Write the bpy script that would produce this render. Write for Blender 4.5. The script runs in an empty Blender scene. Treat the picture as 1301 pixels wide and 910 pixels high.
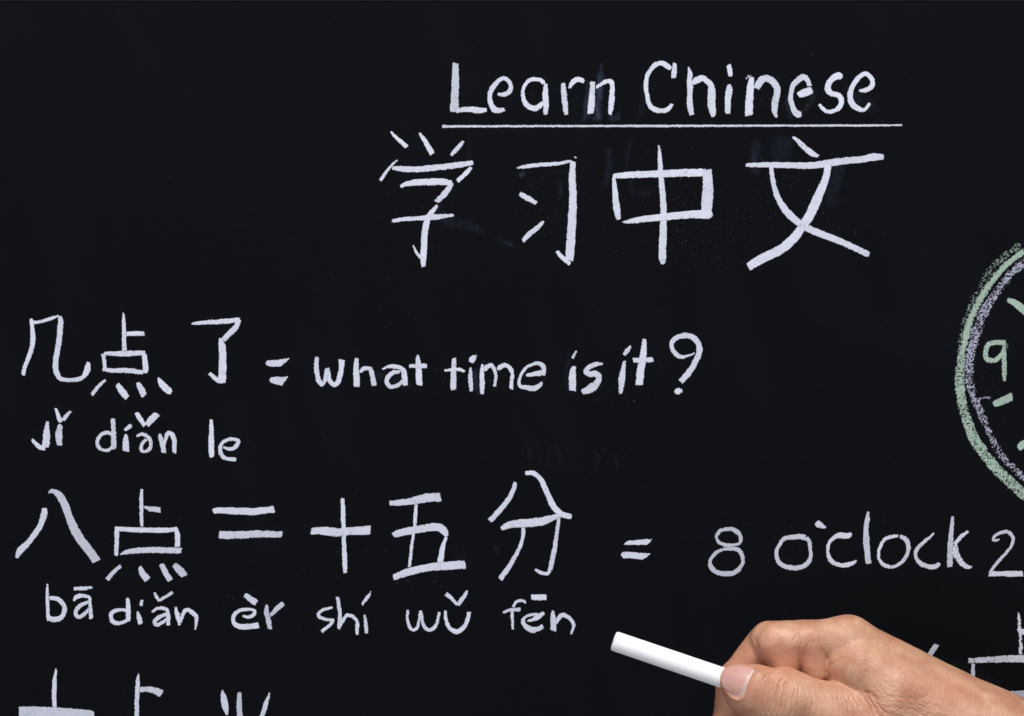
import bpy, math, random
import numpy as np
from mathutils import Vector
from mathutils.bvhtree import BVHTree

S = bpy.context.scene
COL = S.collection
# ------------------------------------------------------------------ camera, light, exposure
MM = 0.000384                 # metres on the board per unit of the layout (1301 x 910 units across the view)
DIST = 2.0                    # camera to board
HANDY = 0.075                 # hand plane in front of the board
cam = bpy.data.cameras.new('camera'); co = bpy.data.objects.new('camera', cam); COL.objects.link(co)
co.location = (0, -DIST, 0); co.rotation_euler = (math.pi/2, 0, 0)
cam.sensor_width = 36; cam.lens = 36*DIST/(1301*MM)
cam.clip_start = 0.05; cam.clip_end = 50
S.camera = co
w = bpy.data.worlds.new('World'); S.world = w; w.use_nodes = True
w.node_tree.nodes['Background'].inputs[0].default_value = (0.90, 0.92, 1.0, 1)
w.node_tree.nodes['Background'].inputs[1].default_value = 0.26
def area(name, loc, target, sx, sy, power, col):
    l = bpy.data.lights.new(name, 'AREA'); l.shape = 'RECTANGLE'; l.size = sx; l.size_y = sy; l.energy = power; l.color = col
    o = bpy.data.objects.new(name, l); COL.objects.link(o); o.location = loc
    o.rotation_euler = (Vector(target)-Vector(loc)).to_track_quat('-Z', 'Y').to_euler()
    return o
area('ceiling_softbox', (0.25, -1.35, 1.65), (0.05, 0, -0.05), 0.7, 0.5, 55, (1.0, 0.985, 0.96))
area('front_softbox', (-1.0, -1.9, -0.25), (0.1, 0, -0.1), 1.0, 1.0, 12, (0.95, 0.97, 1.0))
S.view_settings.view_transform = 'Standard'; S.view_settings.look = 'None'
S.view_settings.exposure = 0; S.view_settings.gamma = 1
S.render.engine = 'CYCLES'
S.cycles.max_bounces = 8; S.cycles.transparent_max_bounces = 16

# ------------------------------------------------------------------ helpers
def tag(o, label=None, cat=None, group=None, kind=None):
    if label: o['label'] = label
    if cat: o['category'] = cat
    if group: o['group'] = group
    if kind: o['kind'] = kind
    return o
def empty(name, parent=None, loc=(0, 0, 0)):
    o = bpy.data.objects.new(name, None); COL.objects.link(o); o.empty_display_size = 0.01
    o.location = loc
    if parent: o.parent = parent
    return o
def mesh_obj(name, verts, faces, mat, parent=None, smooth=True, attrs=None):
    m = bpy.data.meshes.new(name); m.from_pydata([tuple(v) for v in verts], [], faces); m.update()
    if smooth: m.polygons.foreach_set('use_smooth', [True]*len(m.polygons))
    for k, v in (attrs or {}).items():
        a = m.attributes.new(k, 'FLOAT', 'POINT'); a.data.foreach_set('value', np.asarray(v, dtype=np.float32))
    m.materials.append(mat)
    o = bpy.data.objects.new(name, m); COL.objects.link(o)
    if parent: o.parent = parent
    return o
def bx(x, y): return (x-650.5)*MM, (455-y)*MM       # layout unit -> board x, z

class NT:
    def __init__(s, name):
        s.m = bpy.data.materials.new(name); s.m.use_nodes = True; s.t = s.m.node_tree
        s.b = s.t.nodes['Principled BSDF']; s.out = s.t.nodes['Material Output']
    def n(s, typ, **kw):
        o = s.t.nodes.new(typ)
        for k, v in kw.items():
            if k in ('inp',):
                for i, x in v.items(): s.set(o.inputs[i], x)
            else: setattr(o, k, v)
        return o
    def set(s, sock, x):
        if isinstance(x, bpy.types.NodeSocket): s.t.links.new(x, sock)
        else: sock.default_value = x
    def math(s, op, a, b=0.0, c=None, clamp=False):
        o = s.t.nodes.new('ShaderNodeMath'); o.operation = op; o.use_clamp = clamp
        s.set(o.inputs[0], a); s.set(o.inputs[1], b)
        if c is not None: s.set(o.inputs[2], c)
        return o.outputs[0]
    def ramp(s, v, lo, hi, a=0.0, b=1.0, typ='SMOOTHSTEP'):
        o = s.t.nodes.new('ShaderNodeMapRange'); o.interpolation_type = typ
        s.set(o.inputs[0], v); s.set(o.inputs[1], lo); s.set(o.inputs[2], hi); s.set(o.inputs[3], a); s.set(o.inputs[4], b)
        return o.outputs[0]
    def noise(s, scale, detail=2.0, rough=0.5, vec=None, dist=0.0):
        o = s.t.nodes.new('ShaderNodeTexNoise'); o.inputs['Scale'].default_value = scale
        o.inputs['Detail'].default_value = detail; o.inputs['Roughness'].default_value = rough; o.inputs['Distortion'].default_value = dist
        if vec is not None: s.t.links.new(vec, o.inputs['Vector'])
        return o.outputs['Fac']
    def coord(s, which='Object', scale=None, rot=None, loc=None):
        o = s.t.nodes.new('ShaderNodeTexCoord').outputs[which]
        if scale or rot or loc:
            if rot:
                mp = s.t.nodes.new('ShaderNodeMapping'); s.t.links.new(o, mp.inputs['Vector'])
                mp.inputs['Rotation'].default_value = rot; o = mp.outputs[0]
            if scale or loc:
                mp = s.t.nodes.new('ShaderNodeMapping'); s.t.links.new(o, mp.inputs['Vector'])
                if scale: mp.inputs['Scale'].default_value = scale
                if loc: mp.inputs['Location'].default_value = loc
                o = mp.outputs[0]
        return o
    def mix(s, f, a, b, typ='MIX'):
        o = s.t.nodes.new('ShaderNodeMix'); o.data_type = 'RGBA'; o.blend_type = typ
        s.set(o.inputs[0], f); s.set(o.inputs[6], a); s.set(o.inputs[7], b)
        return o.outputs[2]
    def attr(s, name):
        o = s.t.nodes.new('ShaderNodeAttribute'); o.attribute_name = name; return o.outputs['Fac']
    def bump(s, h, strength, dist, normal=None):
        o = s.t.nodes.new('ShaderNodeBump'); s.set(o.inputs['Height'], h)
        o.inputs['Strength'].default_value = strength; o.inputs['Distance'].default_value = dist
        if normal is not None: s.t.links.new(normal, o.inputs['Normal'])
        return o.outputs[0]

# ------------------------------------------------------------------ materials
def chalk_mark(name, colour, grain=1.6):
    t = NT(name); v = t.coord()
    sd, dens, amax, tone = t.attr('sd'), t.attr('dens'), t.attr('amax'), t.attr('tone')
    n1 = t.noise(1/(1.6*MM), 2.0, 0.6, v)
    n2 = t.noise(1/(grain*MM), 3.0, 0.75, v)
    n3 = t.noise(1/(26*MM), 3.0, 0.6, v)
    e = t.math('MULTIPLY_ADD', n1, 1.7, t.math('ADD', sd, -0.85))
    edge = t.ramp(e, -0.15, 0.85)
    # pores: where the chalk skipped over the board's grain; more near the edge and where the pressure was light
    body = t.math('ADD', n2, t.math('MULTIPLY', t.math('SUBTRACT', n3, 0.5), 0.25))
    near = t.ramp(sd, 0.0, 2.2, 0.05, 0.0)
    th = t.math('ADD', t.ramp(dens, 0.0, 1.0, 0.66, 0.27, 'LINEAR'), near)
    pore = t.ramp(t.math('SUBTRACT', body, th), -0.03, 0.06)
    al = t.math('MULTIPLY', t.math('MULTIPLY', edge, pore), amax)
    t.set(t.b.inputs['Alpha'], al)
    g = t.ramp(n2, 0.3, 0.68, 0.84, 1.04, 'LINEAR')
    k = t.math('MULTIPLY', g, tone)
    k = t.math('MULTIPLY', k, t.ramp(n3, 0.3, 0.7, 0.95, 1.04, 'LINEAR'))
    cc = t.n('ShaderNodeVectorMath', operation='SCALE'); cc.inputs[0].default_value = colour[:3]; t.set(cc.inputs['Scale'], k)
    t.set(t.b.inputs['Base Color'], cc.outputs[0])
    t.b.inputs['Roughness'].default_value = 1.0; t.b.inputs['Specular IOR Level'].default_value = 0.05
    t.set(t.b.inputs['Normal'], t.bump(t.math('ADD', n1, n2), 0.35, 0.3*MM))
    return t.m
M_WHITE = chalk_mark('white_chalk_mark', (0.58, 0.605, 0.715))
M_GREEN = chalk_mark('green_chalk_mark', (0.32, 0.42, 0.36), 2.6)
M_VIOLET = chalk_mark('violet_chalk_mark', (0.36, 0.37, 0.475), 2.6)

def board_mat():
    t = NT('blackboard_paint'); v = t.coord()
    n = t.noise(7.0, 4.0, 0.55, v); f = t.noise(900, 2.0, 0.6, v)
    wipe = t.noise(26.0, 4.0, 0.6, t.coord(scale=(1.0, 1.0, 0.25), rot=(0, 0.35, 0)))
    a = t.ramp(n, 0.35, 0.7); a = t.math('MULTIPLY', a, t.ramp(wipe, 0.42, 0.75))
    c = t.mix(t.math('MULTIPLY', a, 0.35), (0.0037, 0.0041, 0.0056, 1), (0.006, 0.0085, 0.018, 1))
    c = t.mix(t.math('MULTIPLY', f, 0.22), c, (0.002, 0.002, 0.003, 1))
    t.set(t.b.inputs['Base Color'], c)
    t.b.inputs['Roughness'].default_value = 0.85; t.b.inputs['Specular IOR Level'].default_value = 0.04
    t.set(t.b.inputs['Normal'], t.bump(f, 0.15, 0.0002))
    return t.m
M_BOARD = board_mat()

# ------------------------------------------------------------------ the blackboard
board = tag(empty('blackboard', loc=(0, 0, -0.34)), 'matte black chalkboard covered in handwritten white chalk Chinese lesson', 'blackboard')
def board_slab():
    W, H, T, b = 0.75, 0.34, 0.018, 0.002
    oz = 0.34
    v = []; f = []
    for (x, z, y) in ((W, H, T), (W, H, b), (W-b, H-b, 0.0)):
        v += [(-x, y, -z+oz), (x, y, -z+oz), (x, y, z+oz), (-x, y, z+oz)]
    for k in (0, 4):
        for i in range(4): f.append((k+i, k+(i+1) % 4, k+4+(i+1) % 4, k+4+i))
    f.append((8, 9, 10, 11)); f.append((3, 2, 1, 0))
    return mesh_obj('writing_surface', v, f, M_BOARD, board, smooth=False)
board_slab()

def top_rail():
    z0, z1 = bx(0, 1.8)[1]+.34, 0.34+.34; b = .0006; W = .75
    pr = [(z0, -.0001), (z0, -.0003), (z0+b, -.0005), (z1-b, -.0005), (z1, -.0003), (z1, -.0001)]
    v = [(x, y, z) for x in (-W, W) for z, y in pr]; n = len(pr)
    f = [(i, (i+1) % n, n+(i+1) % n, n+i) for i in range(n)]+[tuple(range(n))[::-1], tuple(range(n, 2*n))]
    t = NT('dark_frame'); t.b.inputs['Base Color'].default_value = (.0085, .009, .0125, 1); t.b.inputs['Roughness'].default_value = .7; t.b.inputs['Specular IOR Level'].default_value = .1
    return mesh_obj('frame_rail', v, f, t.m, board, smooth=False)
top_rail()

# ---- value noise used for the ragged edges of the chalk marks
rng = np.random.default_rng(7)
_T = rng.random((256, 256)).astype(np.float32)
def vnoise(x, y):
    xi = np.floor(x).astype(int); yi = np.floor(y).astype(int); fx = x-xi; fy = y-yi
    fx = fx*fx*(3-2*fx); fy = fy*fy*(3-2*fy)
    g = lambda a, b: _T[a & 255, b & 255]
    return (g(xi, yi)*(1-fx)+g(xi+1, yi)*fx)*(1-fy)+(g(xi, yi+1)*(1-fx)+g(xi+1, yi+1)*fx)*fy

def catmull(P, n=6):
    P = np.array(P, float)
    if len(P) < 3: return P
    Q = np.vstack([2*P[0]-P[1], P, 2*P[-1]-P[-2]]); out = []
    for i in range(1, len(Q)-2):
        for t in np.linspace(0, 1, n, endpoint=False):
            a, b, c, d = Q[i-1], Q[i], Q[i+1], Q[i+2]
            out.append(0.5*((2*b)+(-a+c)*t+(2*a-5*b+4*c-d)*t*t+(-a+3*b-3*c+d)*t**3))
    out.append(P[-1]); out = np.array(out); out[:, 2] = np.maximum(out[:, 2], 0.8)
    return out

def stroke_sd(P, X, Y):
    """inside-positive distance of a pressed stroke with squared-off ends"""
    best = np.full(X.shape, -1e3)
    n = len(P); seg = np.hypot(*(P[1:, :2]-P[:-1, :2]).T); cum = np.concatenate([[0], np.cumsum(seg)]); tot = cum[-1]
    def plane(e, ref, wdt):
        d = P[e, :2]-ref; d = d/(np.hypot(*d)+1e-9); q = ((P[e, 0]*12.9+P[e, 1]*7.3) % 1-.5)*.55; d = np.array([d[0]-q*d[1], d[1]+q*d[0]]); d /= np.hypot(*d)
        return -((X-P[e, 0])*d[0]+(Y-P[e, 1])*d[1])
    w0, w1 = max(P[0, 2], P[min(2, n-1), 2]), max(P[-1, 2], P[max(-3, -n), 2])
    ref = lambda L: np.array([np.interp(L, cum, P[:, 0]), np.interp(L, cum, P[:, 1])])
    pl0 = plane(0, ref(min(tot, w0*.6+.5)), w0); pl1 = plane(-1, ref(max(0, tot-w1*.6-.5)), w1)
    for i in range(n-1):
        a, b = P[i], P[i+1]; d = b[:2]-a[:2]; L = seg[i]
        if L < 1e-6: continue
        t = ((X-a[0])*d[0]+(Y-a[1])*d[1])/(L*L); tc = np.clip(t, 0, 1)
        r = (a[2]+(b[2]-a[2])*tc)/2
        s = r-np.hypot(X-a[0]-tc*d[0], Y-a[1]-tc*d[1])
        for use, tt, ww in ((cum[i] < w0*.75, pl0, w0), (tot-cum[i+1] < w1*.75, pl1, w1)):
            if use:
                k = min(1.5, 0.28*ww)+0.01
                h = np.maximum(k-np.abs(s-tt), 0)/k
                s = np.minimum(s, tt)-h*h*k/4
        best = np.maximum(best, s)
    return best
def poly_sd(P, X, Y):
    P = np.array(P)[:, :2]; n = len(P); d = np.full(X.shape, 1e9); ins = np.zeros(X.shape, bool)
    for i in range(n):
        a, b = P[i], P[(i+1) % n]; e = b-a; L2 = (e*e).sum()
        t = np.clip(((X-a[0])*e[0]+(Y-a[1])*e[1])/L2, 0, 1)
        d = np.minimum(d, np.hypot(X-a[0]-t*e[0], Y-a[1]-t*e[1]))
        c = ((a[1] > Y) != (b[1] > Y)) & (X < (b[0]-a[0])*(Y-a[1])/(b[1]-a[1]+1e-12)+a[0])
        ins ^= c
    return np.where(ins, d, -d)+0.3

def march(sd, X, Y, iso=-0.9):
    """marching squares: the region sd > iso as vertices and faces"""
    V = []; idx = {}; F = []
    ny, nx = sd.shape; ok = sd > iso
    def corner(j, i):
        k = (j, i)
        if k not in idx: idx[k] = len(V); V.append((X[j, i], Y[j, i], sd[j, i]))
        return idx[k]
    def cut(j0, i0, j1, i1):
        k = (j0, i0, j1, i1) if (j0, i0) < (j1, i1) else (j1, i1, j0, i0)
        if k not in idx:
            a, b = sd[j0, i0], sd[j1, i1]; t = (iso-a)/(b-a)
            idx[k] = len(V); V.append((X[j0, i0]+(X[j1, i1]-X[j0, i0])*t, Y[j0, i0]+(Y[j1, i1]-Y[j0, i0])*t, iso))
        return idx[k]
    cnt = ok[:-1, :-1].astype(int)+ok[1:, :-1]+ok[1:, 1:]+ok[:-1, 1:]
    for j, i in zip(*np.nonzero(cnt)):
        cs = ((j, i), (j+1, i), (j+1, i+1), (j, i+1)); f = []
        for q in range(4):
            a, b = cs[q], cs[(q+1) % 4]
            if ok[a]: f.append(corner(*a))
            if ok[a] != ok[b]: f.append(cut(*a, *b))
        if len(f) >= 3: F.append(f)
    return np.array(V), F

LAYER = [0]
def parse(fr, s):
    x0, y0, k = fr; closed = s.startswith('P ')
    if closed: s = s[2:]
    pts = []; wl = 1
    for p in s.split():
        q = [float(c) for c in p.split(',')]
        if len(q) == 3: wl = q[2]
        pts.append((x0+q[0]/k, y0+q[1]/k, wl/k))
    return closed, pts
def stroke_mesh(fr, specs, cell=0.62, rough=0.6):
    """specs: strings, or (string, {tone, dens, amax}) ; returns verts, faces and attributes of one raised chalk mark"""
    VV, FF, AT = [], [], {k: [] for k in ('sd', 'dens', 'amax', 'tone')}
    for sp in specs:
        opt = {}; jit = .92+.12*((LAYER[0]*0.618) % 1)
        if isinstance(sp, tuple): sp, opt = sp
        poly, P = parse(fr, sp); LAYER[0] += 1
        A = np.array(P); mw = A[:, 2].max() if not poly else 0
        lo = A[:, :2].min(0)-mw/2-2.5; hi = A[:, :2].max(0)+mw/2+2.5
        xs = np.arange(lo[0], hi[0], cell); ys = np.arange(lo[1], hi[1], cell); X, Y = np.meshgrid(xs, ys)
        r = opt.get('rough', rough); o = LAYER[0]*3.7
        wx = X+(vnoise(X/5+o, Y/5)-.5)*1.3*r; wy = Y+(vnoise(X/5+40, Y/5+o)-.5)*1.3*r
        if poly: sd = poly_sd(P, wx, wy)
        else: sd = stroke_sd(catmull(P) if len(P) > 2 else np.array(P), wx, wy)
        sd = sd+r*((vnoise(X/2.2+o, Y/2.2+o)-.5)*1.0+(vnoise(X/1.1+9, Y/1.1+o)-.5)*0.5)+0.12
        if 'soft' in opt: sd = sd*opt['soft']
        V, F = march(sd, X, Y)
        if len(V) == 0: continue
        base = sum(len(v) for v in VV)
        h = np.clip(V[:, 2]+0.9, 0, 2.2)/2.2
        h = (h*(2-h))*0.32+(vnoise(V[:, 0]/1.3, V[:, 1]/1.3)-.5)*0.16*np.clip(h, 0, 1)
        y = -(0.00003+0.000012*(LAYER[0] % 12))-np.maximum(h, 0)*MM
        VV.append(np.stack([(V[:, 0]-650.5)*MM, y, (455-V[:, 1])*MM+0.34], 1))
        FF += [[q+base for q in f] for f in F]
        AT['sd'].append(V[:, 2])
        for k, dflt in (('dens', 0.90), ('amax', 1.0), ('tone', 1.0)): AT[k].append(np.full(len(V), opt.get(k, dflt)*(jit if k == 'tone' else 1)))
    return np.vstack(VV), FF, {k: np.concatenate(v) for k, v in AT.items()}

def part_empty(name, label):
    return tag(empty(name, board), label)
def mark(name, parent, fr, specs, mat=None, label=None, **kw):
    V, F, A = stroke_mesh(fr, specs, **kw)
    return tag(mesh_obj(name, V, F, mat or M_WHITE, parent, attrs=A), label)
def word(label, *letters):
    """letters: (frame, [strokes]) -> a chalk_word with a chalk_letter each"""
    e = part_empty('chalk_word', label)
    for fr, sp in letters: mark('chalk_letter', e, fr, sp)
    return e
def char(label, fr, *strokes, name='chalk_character'):
    e = part_empty(name, label)
    for s in strokes: mark('chalk_stroke', e, fr, [s])
    return e
D8 = lambda **k: k
fA = (560, 60, 5.004); fB = (800, 60, 7.58); fC = (930, 60, 5.657); fD = (470, 160, 4.787); fE = (630, 180, 5.354)
fG = (760, 170, 5.053); fH = (930, 160, 4.79); fI = (20, 390, 8.273); fJ = (110, 390, 7.583); fK = (235, 390, 8.271)
fL = (390, 440, 8.131); fM = (560, 440, 9.293); fN = (710, 415, 6.847); fO = (30, 515, 9.293); fP = (160, 515, 8.131)
fQ = (10, 610, 7.585); fR = (130, 610, 6.742); fS = (260, 620, 5.914); fT = (480, 610, 6.738); fU = (610, 590, 5.872)
fV = (40, 740, 5.914); fW = (280, 745, 6.505); fX = (500, 745, 5.421); fY = (780, 650, 7.228); fZ = (970, 640, 8.131)
fa = (1120, 640, 7.188); fb = (15, 840, 6.505); fc = (160, 840, 6.505); fd = (1160, 770, 6.5); fe = (1200, 290, 5.056); ff = (1200, 460, 5.056)
ONE = (0, 0, 1)

word('chalk word "Learn" in the underlined title',
 (fA, [('95,100,38 93,200,46 90,300,50 85,415,58', D8(tone=.88)), '100,408,22 130,400,30 190,395,34 240,402,38 295,400,22']),
 (fA, ['362,300,20 400,302,28 435,285,32 446,250,28 430,215,28 400,198,28 370,210,30 335,250,32 315,290,32 312,335,32 325,375,36 345,400,40 375,403,32 408,393,26']),
 (fA, ['655,235,24 640,212,28 605,205,26 570,208,26 540,235,24 522,280,22 525,330,28 550,370,34 590,390,36 625,378,34 652,350,26', '668,230,22 665,300,38 670,370,38 664,430,24']),
 (fA, ['778,228,28 782,290,36 790,370,36 798,430,26', '820,264,22 832,232,30 860,208,34 885,207,34 912,218,24']),
 (fA, ['967,218,32 962,300,38 957,370,42 950,425,40', '985,258,16 1020,238,24 1050,220,28 1080,218,32 1090,245,30 1088,290,34 1085,360,36 1074,432,20']))
word('chalk word "Chinese" in the underlined title',
 (fB, ['398,215,40 375,190,52 330,162,52 285,158,46 240,175,50 200,225,42 165,290,42 157,370,44 165,450,42 180,530,44 215,585,52 265,610,50 330,612,46 375,590,46 412,545,28', '437,155,36 431,220,50 422,302,46']),
 (fB, [('568,190,16 580,250,46 578,330,50 580,400,52 578,470,52 582,560,60 598,655,50', D8(tone=.93)), '600,350,46 650,318,64 700,300,60 750,330,56 785,375,62 790,450,76 788,540,80 798,610,70 808,672,38', '592,375,44 585,455,38']),
 (fB, ['955,168,34 965,225,52 975,285,38', '958,360,34 958,430,66 945,520,62 945,642,54']),
 (fC, ['142,215,34 132,300,50 125,380,58 122,492,56', ('172,300,46 210,240,56 250,225,50 290,245,50 320,285,48 325,330,48 308,400,48 308,460,40 318,508,18', D8(tone=.9)), ('102,232,10 122,212,20 142,208,14', D8(dens=.55))]),
 (fC, ['474,345,36 520,328,60 578,308,50', ('556,282,30 545,240,36 515,215,44 480,232,44 440,275,38 425,325,36 422,380,38 435,430,40 465,480,48 500,482,36', D8(tone=.93))]),
 (fC, ['788,225,32 765,205,48 725,225,44 695,265,42 690,310,46 720,335,40 770,350,44 788,390,40 768,435,40 730,460,28 680,462,28 650,440,26 626,410,22']),
 (fC, ['912,312,16 960,310,34 1000,285,38 1010,245,34 985,205,32 950,192,34 905,225,38 865,285,38 848,350,42 862,405,44 900,438,40 945,452,28 978,422,26 988,398,16']))
u = mark('chalk_underline', board, ONE, [('566.4,160.6,4.2 572,160.8,3.3 700,160.4,3.0 860,160.2,3.2 1000,159.8,2.9 1100,159.6,2.9 1146,159.2,2.4', D8(rough=.35, tone=.95))], label='long chalk line ruled under the title', cell=.5)

char('Chinese character 学 heading the title row', fD,
 '125,35,10 165,75,24 225,132,28', '300,42,14 340,100,30 380,172,36', '570,90,16 530,140,28 492,182,20',
 ('168,205,10 110,265,20 62,335,22', D8(tone=.95)), '135,255,22 200,262,34 300,264,36 420,252,38 540,238,36 628,225,28', '618,250,20 585,288,28 530,338,26',
 '185,370,16 230,352,32 300,342,40 420,340,42 500,348,34', '500,345,26 458,410,38 402,465,28', '412,482,14 385,515,28 355,560,36 335,640,40 330,720,40 325,800,40 325,858,26',
 '133,580,22 200,568,26 300,562,28 400,556,34 510,542,14', '262,730,12 285,775,18 312,805,26')
char('Chinese character 习 second in the title row', fE,
 '142,182,10 200,170,24 300,158,26 400,152,26 515,132,18', '525,132,34 520,250,48 525,380,52 520,500,58 515,600,58 508,700,60 500,812,56', '415,745,24 450,785,30 505,835,26',
 '160,352,26 215,385,38 276,420,28', '325,542,18 290,580,32 240,620,36 182,675,28', ('532,102,14 550,112,10', D8(tone=.9)))
char('Chinese character 中 third in the title row', fG,
 '388,75,12 395,150,28 400,240,32 410,350,38 418,450,40 418,600,44 415,700,48 412,800,46 415,838,26', ('92,275,24 130,270,38 250,262,44 400,258,46 550,252,50 690,250,50', D8(dens=.82)),
 '100,280,24 108,380,36 118,480,44 132,552,30', ('700,232,56 705,330,66 700,430,74 692,548,58', D8(dens=.9)), '153,570,10 220,560,34 300,548,40 420,535,46 550,522,50 700,515,54 735,512,24')
char('Chinese character 文 closing the title row', fH,
 ('368,66,14 420,110,32 480,165,36 528,185,18', D8(dens=.8)), '82,240,24 200,238,34 350,240,38 500,240,42 650,218,44 780,205,40 860,190,46 925,190,32',
 '585,235,44 570,320,44 520,440,56 475,540,60 430,610,52 380,680,56 300,750,56 200,800,56 98,858,52', '238,250,26 250,340,30 280,440,36 340,530,44 420,600,42 520,650,44 640,695,40 750,745,38 834,785,38')

char('Chinese character 几 starting the question', fI,
 '162,122,30 172,200,42 180,300,52 175,400,54 140,520,50 100,620,46 74,718,48', '165,163,34 220,165,34 300,145,38 380,118,36 455,95,22',
 '462,97,40 472,160,58 465,260,58 452,380,60 430,500,60 418,600,60 425,680,60 470,750,52 550,768,44 640,765,46 715,740,50', '765,578,36 755,650,66 735,700,60 705,745,40')
char('Chinese character 点 in the question', fJ,
 '352,48,10 356,110,34 360,220,38 363,330,44 364,430,46', '380,262,44 460,258,46 560,258,46', '165,452,34 250,450,44 350,452,54 450,448,52 568,442,42',
 '160,450,44 170,530,36 177,622,42', '555,455,50 562,530,56 570,600,54 565,640,38', '188,610,40 260,612,44 360,612,46 460,620,50 550,636,42',
 '184,702,22 120,760,34 48,852,40', '292,742,44 340,810,68 395,880,60', '493,726,40 525,790,62 558,860,60', '690,682,24 730,750,64 780,800,66 820,822,46')
char('Chinese character 了 ending the question', fK,
 '66,182,22 160,168,40 300,160,50 430,150,54 585,135,50', '568,150,46 530,220,60 470,280,60 400,355,56', '366,328,30 392,420,76 396,540,80 393,650,84 392,745,86 392,805,74', '255,695,40 310,745,46 368,792,44')
char('equals sign before "what time is it"', fK,
 'P 848,590 866,566 980,556 1100,542 1060,580 1000,626 900,628 860,615', ('P 886,768 905,742 1000,738 1082,734 1050,785 1022,828 960,815 900,795', D8(tone=.9)), name='equals_sign')
word('chalk word "what"',
 (fL, ['102,110,42 97,200,52 105,290,52 125,360,52 155,395,46 178,375,36 195,320,50 208,225,52', '208,230,52 225,320,50 250,375,50 285,398,50 320,375,52 340,310,56 355,230,56 360,140,70']),
 (fL, ['512,122,36 508,220,56 512,320,68 514,420,66', '545,270,40 590,232,46 650,235,48 675,300,54 696,408,54']),
 (fL, ['778,238,18 840,212,32 900,208,46 960,222,50 1000,260,56 1008,320,60 1016,408,52', '965,262,36 890,275,46 840,315,46 823,370,48 848,408,46 890,418,44 950,398,42 990,355,36']),
 (fL, ['1142,86,26 1148,180,56 1156,290,64 1160,405,66', '1052,203,42 1110,203,40 1170,203,48 1242,205,46']))
word('chalk word "time"',
 (fM, ['155,140,56 155,240,60 150,360,70 148,522,70', '42,285,28 100,283,38 200,275,44 285,298,34']),
 (fM, ['P 330,165 345,130 385,102 425,108 410,160 385,200 345,195', '358,248,20 348,330,46 355,430,56 360,540,44']),
 (fM, ['492,210,24 485,320,52 490,430,62 488,568,44', '508,292,46 545,245,56 595,225,50 628,265,46 650,330,40 648,400,38 635,475,40', '668,280,46 710,240,60 770,225,52 820,262,56 845,320,46 838,400,46 832,508,50']),
 (fM, ['1005,345,24 1060,335,46 1120,325,60 1190,318,66', '1205,345,50 1218,280,56 1200,225,54 1150,200,44 1080,213,34 1000,262,38 945,340,38 925,420,42 945,475,46 1010,490,60 1090,500,62 1150,475,60 1197,428,28']))
word('chalk word "is"',
 (fN, [('155,210,16 118,280,28', D8(tone=.92)), '132,345,38 118,420,60 120,560,62']),
 (fN, ['385,322,24 320,330,42 265,352,40 235,390,44 262,412,48 320,412,56 350,440,52 325,500,60 275,540,76 200,572,44']))
word('chalk word "it"',
 (fN, [('628,168,20 600,205,38 565,250,32', D8(tone=.9)), '572,300,26 560,370,44 548,450,58 542,520,44 537,587,28']),
 (fN, ['742,106,36 738,200,56 725,300,60 710,400,68 700,510,64', '645,293,42 700,293,42 822,288,46']))
mark('question_mark', board, fN, ['1182,232,12 1110,258,26 1050,262,38 1005,225,42 980,175,38 988,130,40 1040,90,42 1120,78,48 1180,105,50 1215,160,52 1220,230,52 1180,320,54 1130,400,54 1058,482,54',
 'P 1003,568 1010,548 1040,536 1070,550 1076,570 1050,590 1018,588'], label='chalk question mark after "it"')

word('pinyin syllable "jǐ"',
 (fO, ['280,190,32 275,260,56 272,340,76 268,420,90 258,500,76', '95,402,34 150,460,50 200,498,56 262,508,56']),
 (fO, ['380,38,34 400,105,44 435,178,56 458,190,50', ('560,68,34 510,120,44 465,180,56', D8(tone=.95)), ('440,226,50 418,310,76 418,400,80 425,475,64', D8(tone=.86))]))
word('pinyin syllable "diǎn" under the question',
 (fO, [('1052,155,50 1060,250,56 1062,350,56 1065,440,64 1062,520,62', D8(tone=.9)), '1094,388,24 1040,342,44 980,325,46 910,355,48 872,430,46 890,500,46 950,530,40 1010,525,42 1048,490,30']),
 (fO, [('1282,235,36 1240,262,50 1190,302,32', D8(tone=.95)), '1208,340,32 1207,430,70 1206,545,84']),
 (fP, ['105,74,40 150,145,52 195,212,50', '325,88,64 270,140,72 212,208,54', '106,322,20 160,300,38 210,315,40 250,360,42 255,420,38 235,462,42 190,480,34 158,458,38 168,400,42 212,348,30']),
 (fP, [('350,292,20 360,340,50 380,410,52 392,495,54', D8(tone=.92)), '398,405,30 415,330,36 440,285,44 480,310,50 500,370,50 500,430,52 498,495,44']))
word('pinyin syllable "le"',
 (fP, ['878,146,36 885,250,46 882,350,56 884,450,58 890,542,54']),
 (fP, ['1000,432,30 1060,452,36 1120,440,44 1155,400,44 1148,360,40 1080,350,38 1010,375,38 972,440,42 990,515,46 1040,550,40 1140,564,46']))

char('Chinese character 八 starting the answer', fQ,
 '348,268,46 352,320,62 320,420,56 260,520,54 190,610,54 120,680,66 82,750,30', ('388,118,30 440,108,46 500,150,72 545,230,74 590,350,74 640,470,86 700,570,88 770,660,88 858,785,84', D8(tone=.8)))
char('Chinese character 点 in the answer', fR,
 '337,78,26 335,200,34 336,300,34 340,400,26', ('350,232,14 420,248,46 500,258,46', D8(tone=.95)), '106,418,40 200,422,40 350,428,46 550,430,46 645,415,34',
 '125,420,36 124,530,40 118,650,36', '632,420,40 645,480,44 642,576,46', ('148,638,12 240,612,46 400,600,50 550,602,52 682,605,50', D8(tone=.9)),
 ('160,733,30 95,790,36 38,856,36', D8(tone=.92)), ('320,736,26 340,790,54 390,858,62', D8(tone=.9)), ('505,720,46 545,800,50 584,862,50', D8(tone=.9)), ('615,722,50 665,775,66 708,825,56', D8(tone=.88)))
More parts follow.
